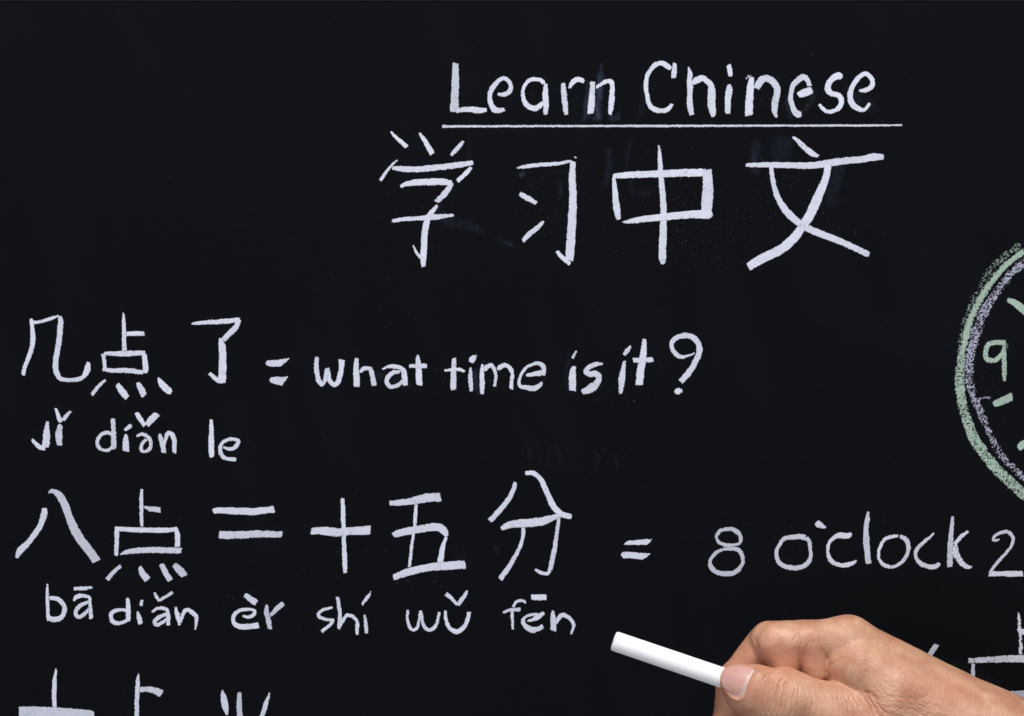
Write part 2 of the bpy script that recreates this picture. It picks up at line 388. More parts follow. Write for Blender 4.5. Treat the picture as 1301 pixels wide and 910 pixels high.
char('Chinese character 二 in the answer', fS,
 '62,175,40 120,170,46 250,175,54 370,178,54 470,165,50 526,162,52', ('106,352,56 200,355,60 300,352,58 400,346,52 584,350,48', D8(tone=.95)))
char('Chinese character 十 in the answer', fS,
 '1037,76,26 1040,200,36 1045,350,32 1050,500,36 1058,642,30', '798,325,50 880,322,60 960,330,66 1010,335,66 1100,325,60 1248,318,70')
char('Chinese character 五 in the answer', fT,
 ('98,200,46 200,192,52 320,175,66 440,150,76 540,148,78', D8(dens=.88)), '328,205,22 322,300,34 312,420,24 290,560,28 272,748,28', '128,470,48 220,445,64 340,425,64 440,405,68 520,405,70 570,440,60 590,482,28',
 '588,480,26 560,560,36 545,640,46 535,705,54', '132,838,50 250,790,66 400,755,64 520,740,68 650,730,74 752,725,66')
char('Chinese character 分 ending the answer', fU,
 '265,134,28 240,210,36 190,290,40 130,360,42 72,424,42', '335,65,34 400,68,38 450,110,38 495,200,42 540,300,46 590,360,44 640,385,44 684,390,36',
 '156,480,28 230,450,54 350,438,62 450,428,62 530,402,50 602,380,22', '590,395,24 575,500,30 560,600,34 540,700,38 522,795,36', '412,782,22 450,808,30 500,815,28 525,788,26', '325,472,30 315,560,28 280,650,30 225,750,38 148,858,42')
word('pinyin syllable "bā"',
 (fV, ['118,12,12 120,80,24 122,200,26 128,290,30', '130,118,30 190,122,36 240,165,34 250,215,36 220,265,40 170,278,42 128,268,40']),
 (fV, ['318,48,26 390,45,32 458,40,14', '318,140,18 340,108,32 400,102,28 435,118,26 442,180,28 450,275,32', '440,145,22 400,158,28 350,188,32 332,230,32 355,262,32 400,235,28 438,190,20']))
word('pinyin syllable "diǎn" under the answer',
 (fV, ['722,118,26 726,180,34 728,250,36 728,295,26', '715,210,24 640,208,28 600,240,32 605,285,34 640,308,30 690,300,26 732,275,26']),
 (fV, ['830,128,22 820,180,28', '800,215,14 808,260,34 820,314,38']),
 (fV, ['925,76,12 940,110,28 962,145,20', '960,138,22 1010,108,26 1062,72,22', '905,222,16 950,197,28 1000,197,30 1026,225,30 1028,325,30', '1020,238,22 970,255,30 928,290,32 945,320,30 1000,290,26 1024,260,20']),
 (fV, ['1080,180,14 1095,240,34 1115,322,20', '1116,305,24 1145,225,30 1180,207,32 1225,242,34 1240,280,28 1228,358,12']))
word('pinyin syllable "èr"',
 (fW, [('200,68,34 250,105,52 300,140,54', D8(dens=.84)), '182,245,20 230,255,30 275,235,32 280,202,28 235,190,26 170,197,30 120,230,34 107,285,34 135,325,44 200,335,46 318,322,50']),
 (fW, [('385,150,20 382,210,44 395,270,44 412,354,34', D8(tone=.85)), ('412,245,24 465,190,42 522,138,42', D8(tone=.92))]))
word('pinyin syllable "shí"',
 (fW, ['930,176,24 860,190,26 815,220,28 815,252,28 870,275,26 930,282,28 900,325,30 835,376,30']),
 (fW, ['968,86,32 980,160,32 988,240,32 980,354,30', '980,350,22 1015,280,28 1055,240,30 1100,255,30 1130,300,30 1128,404,26']),
 (fW, [('1248,40,10 1215,90,32 1170,154,22', D8(dens=.8)), '1190,232,18 1200,300,32 1210,390,30']))
word('pinyin syllable "wǔ"',
 (fX, ['98,162,18 95,220,20 110,280,24 140,302,22 168,270,22 188,168,18', '190,175,18 205,260,24 240,302,26 285,280,26 305,230,22 315,178,24']),
 (fX, ['358,166,20 362,230,24 385,285,32 435,312,36 480,285,32 510,230,28 522,175,28', '360,50,34 400,85,28 442,130,24', '508,26,14 485,70,28 442,128,28']))
word('pinyin syllable "fēn"',
 (fX, ['912,122,14 890,100,22 850,104,20 822,142,18', '815,150,20 818,220,22 820,300,16', ('752,184,16 800,165,24 878,160,28', D8(tone=.95))]),
 (fX, ['918,240,12 960,228,26 1000,208,38 1038,180,20', '1000,192,18 940,197,22 895,225,24 900,265,32 950,300,42 1000,290,30 1032,272,30', '948,75,40 1000,76,42 1054,76,42']),
 (fX, [('1098,166,22 1100,230,40 1103,308,40', D8(tone=.93)), '1118,258,20 1150,205,34 1190,205,30 1230,240,28 1240,275,24 1222,332,12']))
char('equals sign before "8 o\'clock"', fY,
 'P 95,303 130,268 240,260 350,254 330,280 295,304 200,304', 'P 62,400 80,372 120,372 240,380 340,386 300,420 265,440 150,430 80,425', name='equals_sign')
mark('chalk_numeral', board, fY, [('943,215,30 975,178,34 1070,160,36 1130,185,44 1165,240,34 1155,290,28 1110,306,28 1030,308,34 965,285,32 943,245,26 943,210,28', D8(tone=.85)),
 ('1000,345,26 930,385,34 888,445,32 892,510,42 950,560,46 1060,572,50 1130,545,44 1180,480,34 1180,410,38 1140,350,42 1060,338,38 995,347,28', D8(tone=.78))], label='chalk numeral 8')
word('chalk word "o\'clock"',
 (fZ, [('440,350,62 380,342,58 310,345,54 215,362,42 170,420,42 135,490,42 142,570,46 190,635,50 290,662,52 390,658,52 450,618,48 490,550,40 480,450,40 472,390,44 440,345,50', D8(tone=.9))]),
 (fZ, [('P 530,222 545,190 568,172 600,195 655,250 630,258 550,245', D8(tone=.9))]),
 (fZ, [('905,300,30 880,330,52 840,332,60 770,330,56 710,365,42 670,430,36 665,510,32 690,580,48 750,622,44 830,636,48 910,618,48 964,585,20', D8(dens=.88))]),
 (fZ, [('1084,82,26 1070,170,50 1058,260,54 1062,380,66 1070,480,62 1085,624,58', D8(tone=.9))]),
 (fa, ['154,295,28 90,302,34 30,325,30 -5,380,30 -25,440,30 -22,510,30 20,560,36 80,580,34', ('80,580,34 150,560,32 215,500,34 243,430,38 240,370,42 215,325,44 168,296,36', D8(tone=.93))]),
 (fa, [('480,270,14 430,315,26 360,375,34 318,430,36 312,480,36 350,540,44 410,572,44 480,578,46 534,545,28', D8(tone=.86))]),
 (fa, [('652,115,30 642,200,36 632,300,46 628,400,54 626,500,52 622,582,50', D8(tone=.82)), '792,250,28 720,310,36 662,378,36', ('670,380,50 685,470,62 730,540,52 780,575,44 828,580,14', D8(dens=.74))]))
mark('chalk_numeral', board, fa, [('1078,325,12 1045,338,28 1020,330,24 1040,290,30 1090,264,32 1145,257,34 1188,290,36 1202,340,32 1170,410,30 1100,490,30 1040,560,30 985,635,30', D8(tone=.86)), '980,640,50 1080,640,46 1180,640,54 1294,640,54'], label='chalk numeral 2 at the right edge')

char('top of a Chinese character 十 at the lower left', fb,
 '368,60,6 360,105,24 352,200,38 350,300,36 352,380,36', ('352,375,36 354,440,36 354,520,36 356,640,30', D8(tone=.95)), ('58,425,100 200,428,104 400,435,100 680,452,88', D8(tone=.85, dens=.85)))
char('top of a Chinese character 点 at the lower left', fb, '1048,96,8 1042,160,32 1038,240,36 1034,340,36 1030,640,36', ('1055,238,44 1120,232,44 1180,245,54 1242,270,66', D8(tone=.93)))
char('top of a Chinese character 半 at the lower left', fc, ('798,235,10 805,290,44 820,360,58 838,450,18', D8(tone=.95)), ('937,256,34 938,350,44 940,460,48 942,640,40', D8(tone=.82)), ('1190,260,14 1160,340,36 1125,455,40 1080,560,30', D8(tone=.92)))
char('Chinese character 点 partly behind the wrist', fd, ('878,60,20 878,150,24 882,220,26 888,300,26 885,410,26', D8(rough=1.7, tone=.95)), '866,214,52 920,212,52 1000,212,46',
 ('456,452,42 600,445,48 750,438,56 916,435,62 1100,430,60', D8(dens=.72, tone=.9)), ('495,475,30 495,600,34 500,740,36', D8(tone=.9)), ('700,722,34 800,725,50 916,728,56 1100,728,50', D8(tone=.8)))
char('short chalk stroke showing above the wrist', fd, ('196,318,44 165,365,46 120,430,44', D8(tone=.78)), name='chalk_mark')

# ---- the clock drawing: two rough rings, numeral, minute marks
clock = part_empty('chalk_clock', 'chalk clock face with green outer and violet inner ring')
def ring(points, r, w, c=(1415, 471)):
    P = [(p[0], p[1], p[2]*1.08) for p in points]
    a0 = math.atan2(P[-1][1]-c[1], P[-1][0]-c[0]); a1 = math.atan2(P[0][1]-c[1], P[0][0]-c[0])
    if a1 > a0: a1 -= 2*math.pi
    r0 = math.hypot(P[-1][0]-c[0], P[-1][1]-c[1]); r1 = math.hypot(P[0][0]-c[0], P[0][1]-c[1])
    n = 26
    for i in range(1, n):
        t = i/n; a = a0+(a1-a0)*t; rr = (r0+(r1-r0)*t)
        P.append((c[0]+rr*math.cos(a), c[1]+rr*math.sin(a), w))
    P.append(P[0])
    return ' '.join('%.1f,%.1f,%.1f' % p for p in P)
outer = [(1301,319.7,6.5),(1283,332.5,7),(1267,349,7.5),(1253.4,367,8.2),(1241.5,387,8.5),(1232.6,406.7,9),(1226.7,428.5,9.6),(1221.8,452,10.5),(1219.8,472,11),(1219.4,491.6,11.5),(1222.7,513.4,12),(1228.7,535,12.5),(1236.6,555,13),(1247.5,572.7,13),(1261.3,590.5,13),(1277,606.4,13),(1289,618,13),(1301,628,13)]
inner = [(1300,332.5,8),(1285,347,9),(1269,367,10),(1255.4,387,10.5),(1246.5,404.7,11),(1239.6,424.5,12),(1234.6,444,11.5),(1231.6,464,10.5),(1231.6,472,10),(1232.6,489.7,9.5),(1237.6,507.5,9.5),(1246.5,527,8.5),(1255.4,547,7.5),(1265,567,8),(1277,584.6,9),(1289,596.5,9),(1301,606,9)]
mark('clock_ring', clock, ONE, [(ring(outer, 192, 11), D8(dens=.56, rough=1.3)),
  ('1297,311,9 1279,323.6,9 1261,341,10 1247.5,363,10 1237.6,379,9 1229.7,399,8 1221.8,424.5,6 1217.8,448,5', D8(dens=.36, amax=.7, rough=2.2, tone=.8)),
  ('1222,452,5 1232.6,407,6 1253.4,367,6 1283,332.5,6 1301,319.7,6', D8(dens=.9, tone=.97))], M_GREEN, 'rough green outer ring of the chalk clock', cell=.7)
mark('clock_ring', clock, ONE, [(ring(inner, 178, 9), D8(dens=.45, rough=2.2))], M_VIOLET, 'grainy violet inner ring of the chalk clock', cell=.7)
mark('clock_numeral', clock, fe, [('380,735,36 320,735,34 278,750,32 263,800,32 275,843,34 320,850,32 360,820,30 385,780,24', D8(dens=.8)), ('382,718,22 382,800,28 384,900,34 385,985,20', D8(dens=.78)), ('385,740,30 400,760,22 395,785,24', D8(dens=.45, tone=.7, amax=.7))], M_GREEN, 'green chalk numeral 9')
mark('hour_mark', clock, fe, [('403,460,26 450,480,44 500,520,50 600,590,50', D8(dens=.88))], M_GREEN)
mark('hour_mark', clock, ff, [('312,276,34 360,255,48 436,222,54', D8(dens=.9))], M_GREEN)
mark('hour_mark', clock, ff, [('474,562,24 500,535,50 560,500,50', D8(dens=.92))], M_GREEN)
mark('minute_mark', clock, ff, [('215,236,14 298,227,18', D8(dens=.5, tone=.85))], M_VIOLET)

# ---- faint smears left by wiping, and loose dust
sm = []
def smear(s, fr, am, **k): sm.append((fr, (s, dict(dict(dens=.6, amax=am, rough=1.6, tone=1.0), **k))))
smear('1022,110,20 1012,200,48 1005,330,50 995,470,56', fA, .34)
smear('938,210,20 930,330,44 925,470,56', fA, .17)
smear('1060,455,60 1145,440,66', fA, .14)
smear('1250,470,40 1290,400,60', fA, 0.036)
smear('500,490,40 560,400,60 600,300,50', fC, 0.079)
smear('400,330,30 395,400,44 420,520,40', fC, 0.111)
smear('790,300,60 960,400,120 1050,470,60', fC, 0.040)
smear('120,330,50 120,560,60 100,640,50', fB, 0.047)
smear('65,80,40 70,200,60 40,340,40', fG, 0.079)
smear('220,20,20 190,120,30 175,240,20', fG, 0.095)
smear('210,300,30 230,380,60 340,380,50', fG, 0.040)
smear('150,80,60 140,200,70 135,300,50', fH, 0.079)
smear('330,60,100 300,150,140 330,220,100', fH, 0.047)
smear('600,500,90 640,300,100 660,200,80', fH, 0.047)
smear('400,480,60 450,560,80 560,600,80 700,640,50', fD, 0.056)
smear('600,60,24 605,200,30', fD, 0.063)
smear('0,660,24 70,690,40 140,720,24', fE, 0.103)
smear('420,240,24 440,330,50 440,380,30', fE, 0.095)
smear('160,205,20 175,225,44 205,215,20', fE, 0.198, rough=2)
smear('380,215,10 520,210,14', fE, 0.174)
smear('410,260,60 420,400,70 430,560,50', fM, 0.191)
smear('620,280,90 900,340,150 1100,420,60', fL, 0.042)
smear('90,200,40 70,400,60 75,560,50', fN, 0.047)
smear('120,320,40 150,360,50', fY, 0.084)
smear('105,600,30 125,640,50 150,680,20', fU, 0.084)
smear('640,560,120 800,760,100', fT, 0.024)
mrk = None
for g in ('672,565,5 673,595,5', '684,560,4 684,592,4', '696,594,5 697,572,5 708,570,6 712,594,5', '752,570,5 760,584,5 752,604,4', '770,568,4 760,584,4', '782,575,5 783,596,5'):
    smear(g, ONE, .05)
for i, (fr, s) in enumerate(sm):
    V, F, A = stroke_mesh(fr, [s], cell=1.2)
    if i == 0: VV, FF, AA = [V], list(F), {k: [v] for k, v in A.items()}; base = len(V)
    else:
        VV.append(V); FF += [[q+base for q in f] for f in F]; base += len(V)
        for k in AA: AA[k].append(A[k])
V = np.vstack(VV); V[:, 1] = -0.00001-0.000003*np.arange(len(V))/len(V)
def smear_mat():
    t = NT('wiped_chalk'); v = t.coord()
    st = t.noise(1/(5*MM), 3, .6, t.coord(rot=(0, .12, 0), scale=(1, 1, .12))); bl = t.noise(1/(14*MM), 3, .6, v)
    a = t.ramp(t.math('MULTIPLY_ADD', bl, 5.0, t.attr('sd')), 1.0, 8.5)
    a = t.math('MULTIPLY', t.math('MULTIPLY', a, t.attr('amax')), t.ramp(st, .3, .75, .2, .85))
    t.set(t.b.inputs['Alpha'], a); t.b.inputs['Base Color'].default_value = (.15, .18, .32, 1)
    t.b.inputs['Roughness'].default_value = 1; t.b.inputs['Specular IOR Level'].default_value = 0
    return t.m
M_SMEAR = smear_mat()
tag(mesh_obj('chalk_smear', V, FF, M_SMEAR, board, attrs={k: np.concatenate(v) for k, v in AA.items()}), 'faint bluish wiped smears of old chalk', kind='stuff')
random.seed(3)
V, F = [], []
def speck(x, y, r):
    b = len(V); n = 6; a0 = random.random()*6
    for i in range(n):
        rr = r*random.uniform(.6, 1.2); a = a0+i*2*math.pi/n; X, Z = bx(x+rr*math.cos(a), y+rr*math.sin(a))
        V.append((X, -0.00002, Z+0.34))
    X, Z = bx(x, y); V.append((X, -0.00002-r*0.5*MM, Z+0.34))
    for i in range(n): F.append((b+i, b+n, b+(i+1) % n))
for (cx, cy, sx, sy, n) in ((840, 250, 60, 50, 190), (900, 300, 50, 40, 90), (1000, 250, 90, 60, 170), (700, 250, 40, 40, 70), (560, 250, 40, 60, 30), (620, 480, 60, 22, 80), (780, 490, 50, 22, 50), (1020, 110, 60, 40, 60), (540, 730, 40, 20, 50),
    (190, 680, 60, 50, 30), (330, 770, 70, 30, 60), (430, 690, 50, 50, 30), (1255, 470, 25, 110, 60), (1010, 690, 80, 30, 30), (600, 300, 300, 160, 60)):
    for _ in range(n//2):
        speck(random.gauss(cx, sx*.6), random.gauss(cy, sy*.6), random.choice((.16, .2, .24, .28, .34)))
tn = NT('chalk_dust'); tn.b.inputs['Base Color'].default_value = (0.20, 0.21, 0.26, 1); tn.b.inputs['Roughness'].default_value = 1
tag(mesh_obj('chalk_dust', V, F, tn.m, board), 'loose pale chalk dust specks', kind='stuff')

# ------------------------------------------------------------------ the hand
HK = (DIST-HANDY)/DIST                       # layout unit size at the hand's plane
HU = MM*HK
def hp(x, y, u):
    """centre of a joint seen at layout (x, y), u units in front of the hand's plane -> hand frame"""
    k = (DIST-HANDY-u*HU)/(DIST-HANDY)
    return np.array([650.5+(x-650.5)*k, 455+(y-455)*k, u])
def to_world(P): return np.stack([(P[:, 0]-650.5)*HU, -HANDY-P[:, 2]*HU, (455-P[:, 1])*HU], 1)
def smin(a, b, k):
    h = np.maximum(k-np.abs(a-b), 0)/k
    return np.minimum(a, b)-h*h*k/4
CELL = 1.6
LO = np.array([885., 765., -165.]); HI = np.array([1530., 1110., 88.])
gx, gy, gz = [np.arange(LO[i], HI[i], CELL, dtype=np.float32) for i in range(3)]
def cones(prims):
    """smooth union of tapered round limbs: (a, ra, b, rb, k[, flat]) ; flat squeezes the depth"""
    D = np.full((len(gx), len(gy), len(gz)), 60., np.float32)
    for pr in prims:
        a, ra, b, rb, k = pr[:5]; fl = pr[5] if len(pr) > 5 else 1.0
        a = hp(*a); b = hp(*b); R = max(ra, rb)*max(1, fl)+k+14
        sl = []
        for i, g in enumerate((gx, gy, gz)):
            lo, hi = min(a[i], b[i])-R, max(a[i], b[i])+R
            sl.append(slice(max(0, np.searchsorted(g, lo)), np.searchsorted(g, hi)))
        X = gx[sl[0]][:, None, None]; Y = gy[sl[1]][None, :, None]; Z = gz[sl[2]][None, None, :]
        d = (b-a).astype(np.float32); zc = 1.0/fl
        dz = d[2]*zc; L2 = d[0]**2+d[1]**2+dz**2+1e-6
        px, py, pz = X-a[0], Y-a[1], (Z-a[2])*zc
        t = np.clip((px*d[0]+py*d[1]+pz*dz)/L2, 0, 1)
        q = np.sqrt((px-t*d[0])**2+(py-t*d[1])**2+(pz-t*dz)**2)-(ra+(rb-ra)*t)
        V = D[sl[0], sl[1], sl[2]]
        D[sl[0], sl[1], sl[2]] = smin(V, q.astype(np.float32), k)
    return D
thumb = cones([
  ((937, 867, 40), 22.0, (958, 875, 40), 29.5, 5, .86),
  ((958, 875, 40), 29.5, (1000, 889, 36), 36.0, 10, .86),
  ((950, 884, 34), 27.0, (985, 900, 30), 33.0, 12, .9),
  ((1000, 889, 36), 36.0, (1058, 906, 28), 35.5, 12, .88),
  ((1058, 906, 28), 35.5, (1105, 922, 16), 42.0, 14, .9),
  ((1105, 922, 16), 42.0, (1215, 965, -6), 52.0, 20)])
index = cones([
  ((972, 817, -16), 23.5, (933, 866, -28), 22.5, 5),
  ((933, 866, -24), 22.5, (926, 925, -24), 21.5, 8),
  ((926, 925, -24), 21.5, (933, 944, -18), 19.0, 8)])
palm = cones([
  ((977, 813, -4), 24.3, (1075, 817.5, -4), 31.0, 6),
  ((987, 816, 8), 26.5, (995, 837, 8), 21.5, 3),
  ((1001, 817, 8), 26.5, (998, 846, 7), 19.0, 6),
  ((990, 811, 8), 19.5, (1072, 814, 7), 25.5, 5),
  ((1035, 817, 4), 26.5, (1035, 852, 1), 19.5, 2.6),
  ((1080, 816, -4), 31.5, (1262, 938, -30), 60.0, 18),
  ((1089, 846, 12), 38.0, (1140, 880, 14), 44.0, 5),
  ((1140, 880, 14), 44.0, (1230, 925, 0), 56.0, 16),
  ((1075, 866, 6), 24.5, (1100, 868, 8), 34.0, 4),
  # middle, ring and little finger curled behind
  ((1080, 825, -52), 33.0, (1262, 940, -60), 56.0, 16),
  ((1080, 838, -98), 31.0, (1262, 945, -80), 52.0, 16),
  ((1092, 852, -130), 27.0, (1262, 950, -92), 48.0, 16),
  ((1078, 826, -52), 29.0, (992, 842, -56), 26.0, 8),
  ((992, 842, -56), 26.0, (964, 895, -54), 23.0, 6),
  ((964, 895, -54), 23.0, (985, 932, -44), 21.5, 6),
  ((1082, 842, -96), 28.0, (1004, 868, -98), 25.0, 8),
  ((1004, 868, -98), 25.0, (994, 925, -92), 22.5, 6),
  ((994, 925, -92), 22.5, (1025, 948, -76), 21.0, 6),
  ((1092, 858, -128), 24.0, (1030, 892, -132), 21.0, 8),
  ((1030, 892, -132), 21.0, (1025, 940, -124), 19.0, 6),
  ((1025, 940, -124), 19.0, (1052, 955, -108), 17.5, 6),
  # wrist and forearm, an oval in section
  ((1262, 940, -12), 60.0, (1330, 972, -8), 58.0, 20),
  ((1262, 945, -62), 55.0, (1330, 978, -62), 55.0, 20),
  ((1330, 972, -8), 58.0, (1640, 1118, -4), 68.0, 20),
  ((1330, 978, -62), 55.0, (1640, 1124, -70), 68.0, 20)])
hand = smin(palm, index, 3.5)
kx = np.clip((gx-1075)/55, 0, 1); kx = (3.0+26*kx*kx*(3-2*kx)).astype(np.float32)[:, None, None]
VOL = smin(hand, thumb, kx)
del palm, index, hand, thumb

def surface_nets(D):
    ins = D < 0
    nx, ny, nz = D.shape
    c = np.zeros((nx-1, ny-1, nz-1), np.int8)
    offs = [(i, j, k) for i in (0, 1) for j in (0, 1) for k in (0, 1)]
    for (i, j, k) in offs: c += ins[i:nx-1+i, j:ny-1+j, k:nz-1+k]
    act = (c > 0) & (c < 8); ijk = np.argwhere(act)
    idm = -np.ones(act.shape, np.int32); idm[act] = np.arange(len(ijk))
    acc = np.zeros((len(ijk), 3)); n = np.zeros(len(ijk))
    for o in offs:
        for ax in range(3):
            if o[ax]: continue
            p = list(o); p[ax] = 1
            a = D[tuple((ijk+o).T)]; b = D[tuple((ijk+p).T)]
            m = (a < 0) != (b < 0); t = np.where(m, a/(a-b+1e-12), 0)
            q = np.array(o, float)[None].repeat(len(ijk), 0); q[:, ax] = t
            acc += q*m[:, None]; n += m
    V = ijk+acc/n[:, None]
    F = []
    for ax in range(3):
        u, v = (ax+1) % 3, (ax+2) % 3
        A = ins; s0 = [slice(None)]*3; s1 = [slice(None)]*3
        s0[ax] = slice(0, -1); s1[ax] = slice(1, None)
        ch = A[tuple(s0)] != A[tuple(s1)]
        e = np.argwhere(ch); e = e[(e[:, u] > 0) & (e[:, v] > 0) & (e[:, u] < D.shape[u]-1) & (e[:, v] < D.shape[v]-1)]
        du = np.zeros(3, int); du[u] = 1; dv = np.zeros(3, int); dv[v] = 1
        q = np.stack([idm[tuple((e-du-dv).T)], idm[tuple((e-dv).T)], idm[tuple(e.T)], idm[tuple((e-du).T)]], 1)
        flip = ~A[tuple(e.T)]; q[flip] = q[flip][:, ::-1]
        F.append(q)
    return V, np.vstack(F)
HV, HF = surface_nets(VOL)
HV = LO+HV*CELL
# relax, then refine
def relax(V, F, n, lam=.5):
    e = np.vstack([F[:, [0, 1]], F[:, [1, 2]], F[:, [2, 3]], F[:, [3, 0]]])
    deg = np.bincount(e.ravel(), minlength=len(V)).astype(float)
    for _ in range(n):
        s = np.zeros_like(V)
        for c in range(3):
            s[:, c] = np.bincount(e[:, 0], V[e[:, 1], c], len(V))+np.bincount(e[:, 1], V[e[:, 0], c], len(V))
        V = V+(s/np.maximum(deg, 1)[:, None]-V)*lam
    return V
HV = relax(HV, HF, 2)
m = bpy.data.meshes.new('person'); m.from_pydata(HV.tolist(), [], HF.tolist()); m.update()
tmp = bpy.data.objects.new('hand_build', m); COL.objects.link(tmp)
md = tmp.modifiers.new('s', 'SUBSURF'); md.levels = 1; md.render_levels = 1
dg = bpy.context.evaluated_depsgraph_get(); m2 = bpy.data.meshes.new_from_object(tmp.evaluated_get(dg))
bpy.data.objects.remove(tmp)
n = len(m2.vertices); V = np.empty(n*3); m2.vertices.foreach_get('co', V); V = V.reshape(-1, 3)
N = np.empty(n*3); m2.vertex_normals.foreach_get('vector', N); N = N.reshape(-1, 3)

def line_dist(P, X, Y):
    d = np.full(X.shape, 1e9); P = np.array(P, float)
    for a, b in zip(P[:-1], P[1:]):
        e = b-a; t = np.clip(((X-a[0])*e[0]+(Y-a[1])*e[1])/(e@e), 0, 1)
        d = np.minimum(d, np.hypot(X-a[0]-t*e[0], Y-a[1]-t*e[1]))
    return d
kk = (DIST-HANDY-V[:, 2]*HU)/(DIST-HANDY)
VX = 650.5+(V[:, 0]-650.5)/kk; VY = 455+(V[:, 1]-455)/kk
front = np.clip((N[:, 2]-0.05)/.3, 0, 1)
disp = np.zeros(n)
# creases: (polyline, depth, width)
CR = [([(956, 806), (961, 817), (965.5, 828), (972, 838), (977, 845)], 1.2, 1.6, 1),
 ([(1021, 808), (1017, 822), (1015.6, 836), (1017, 852)], .9, 2.0, 1),
 ([(1063, 810), (1056, 825), (1051, 835), (1050.5, 851), (1051, 868)], .7, 2.0, 1),
 ([(1046, 824), (1051, 837)], 1.0, 1.8, 1),
 ([(1052, 847), (1062, 841), (1078, 834)], .7, 1.8, 0),
 ([(997, 857), (988, 872), (986, 885), (985, 912)], 1.7, 1.1, 0),
 ([(1003, 860), (996, 873), (993, 893), (990, 912)], 2.1, 1.1, 0),
 ([(1010, 870), (1007, 892), (1005, 912)], 1.1, 1.0, 0),
 ([(976, 859), (983, 869), (987, 868), (993, 864)], 1.0, 1.0, 0),
 ([(966, 868), (973, 858), (990, 852)], .7, 1.1, 0),
 ([(979, 874), (977, 896), (978, 912)], .9, 1.1, 0), ([(972, 880), (970, 900), (972, 912)], .5, 1.1, 0),
 ([(1000, 878), (999, 894), (997, 910)], .7, .9, 0), ([(1015, 868), (1014, 884), (1013, 905)], .6, 1.0, 0),
 ([(1022, 872), (1026, 888), (1024, 905)], .45, 1.1, 0), ([(1030, 872), (1033, 890), (1032, 905)], .5, 1.1, 0),
 ([(1036, 876), (1040, 893), (1038, 908)], .35, 1.1, 0), ([(1046, 874), (1052, 893), (1053, 910)], .35, 1.2, 0),
 ([(1062, 880), (1068, 897), (1069, 912)], .6, 1.2, 0), ([(1057, 880), (1060, 897), (1061, 912)], .5, 1.2, 0),
 ([(1072, 881), (1078, 897), (1081, 912)], .9, 1.2, 0), ([(1077, 881), (1084, 897), (1088, 912)], .7, 1.2, 0),
 ([(1083, 881), (1091, 898), (1095, 912)], .9, 1.2, 0), ([(1089, 882), (1097, 896), (1102, 912)], .8, 1.2, 0),
 ([(1095, 883), (1103, 896), (1109, 912)], .9, 1.2, 0), ([(1101, 884), (1110, 897), (1118, 912)], .8, 1.2, 0),
 ([(1106, 885), (1118, 899), (1130, 912)], .8, 1.3, 0),
 ([(1096, 879.5), (1105, 881.5), (1112, 886), (1116, 893)], 1.3, 2.2, 0)]
# short crosswise wrinkles over the back of the finger joint and the knuckle
_r = random.Random(5)
for i in range(26):
    x = _r.uniform(1010, 1078); y = _r.uniform(793, 818); L = _r.uniform(4, 9); s_ = _r.uniform(-.35, .1)
    CR.append(([(x, y), (x+s_*L, y+L*.5), (x+s_*L*1.6, y+L)], _r.uniform(.25, .55), _r.uniform(.9, 1.4), 0))
for i in range(12):
    x = _r.uniform(966, 990); y = _r.uniform(794, 806); L = _r.uniform(5, 9)
    CR.append(([(x, y), (x-L*.5, y+L*.7)], _r.uniform(.2, .4), 1.2, 0))
def line_t(P, X, Y):
    P = np.array(P, float); d = np.full(X.shape, 1e9); T = np.zeros(X.shape); L = [0]+list(np.cumsum(np.hypot(*(P[1:]-P[:-1]).T)))
    for i, (a, b) in enumerate(zip(P[:-1], P[1:])):
        e = b-a; t = np.clip(((X-a[0])*e[0]+(Y-a[1])*e[1])/(e@e), 0, 1)
        q = np.hypot(X-a[0]-t*e[0], Y-a[1]-t*e[1]); mm = q < d
        d = np.where(mm, q, d); T = np.where(mm, (L[i]+t*(L[i+1]-L[i]))/L[-1], T)
    return d, T
WX = VX+(vnoise(VX/7, VY/7)-.5)*2.4; WY = VY+(vnoise(VX/7+80, VY/7)-.5)*2.4
for ci, (P, dp, wd, deep) in enumerate(CR):
    P = np.array(P, float); lo, hi = P.min(0)-12, P.max(0)+12
    sel = np.nonzero((VX > lo[0]) & (VX < hi[0]) & (VY > lo[1]) & (VY < hi[1]) & (front > 0))[0]
    d, T = line_t(P, WX[sel] if not deep else VX[sel], WY[sel] if not deep else VY[sel])
    env = np.clip(T*2.2, 0, 1) if deep else np.clip(T*5, 0, 1)*np.clip((1-T)*5, 0, 1)*(.55+.9*vnoise(T*5+ci*3.3, T*0+ci))
    disp[sel] += front[sel]*dp*env*(-np.exp(-(d/wd)**2)+(.3*np.exp(-((d-wd*2.1)/(wd*1.1))**2) if not deep else 0))
# soft anatomy: tendon and knuckle lumps, skin unevenness
def n3(X, Y, Z, s): return (vnoise(X/s+3, Y/s+Z/s*.7)+vnoise(Y/s+50, Z/s+X/s*.6+9))-1
disp += .5*n3(V[:, 0], V[:, 1], V[:, 2], 17)+.18*n3(V[:, 0], V[:, 1], V[:, 2], 6)
tend = line_dist([(1092, 792), (1160, 832), (1260, 884)], VX, VY)
disp += 1.4*np.exp(-(tend/5)**2)*np.clip((VX-1085)/30, 0, 1)*front
disp -= 1.2*np.exp(-((line_dist([(1110, 815), (1170, 845), (1260, 895)], VX, VY))/8)**2)*front
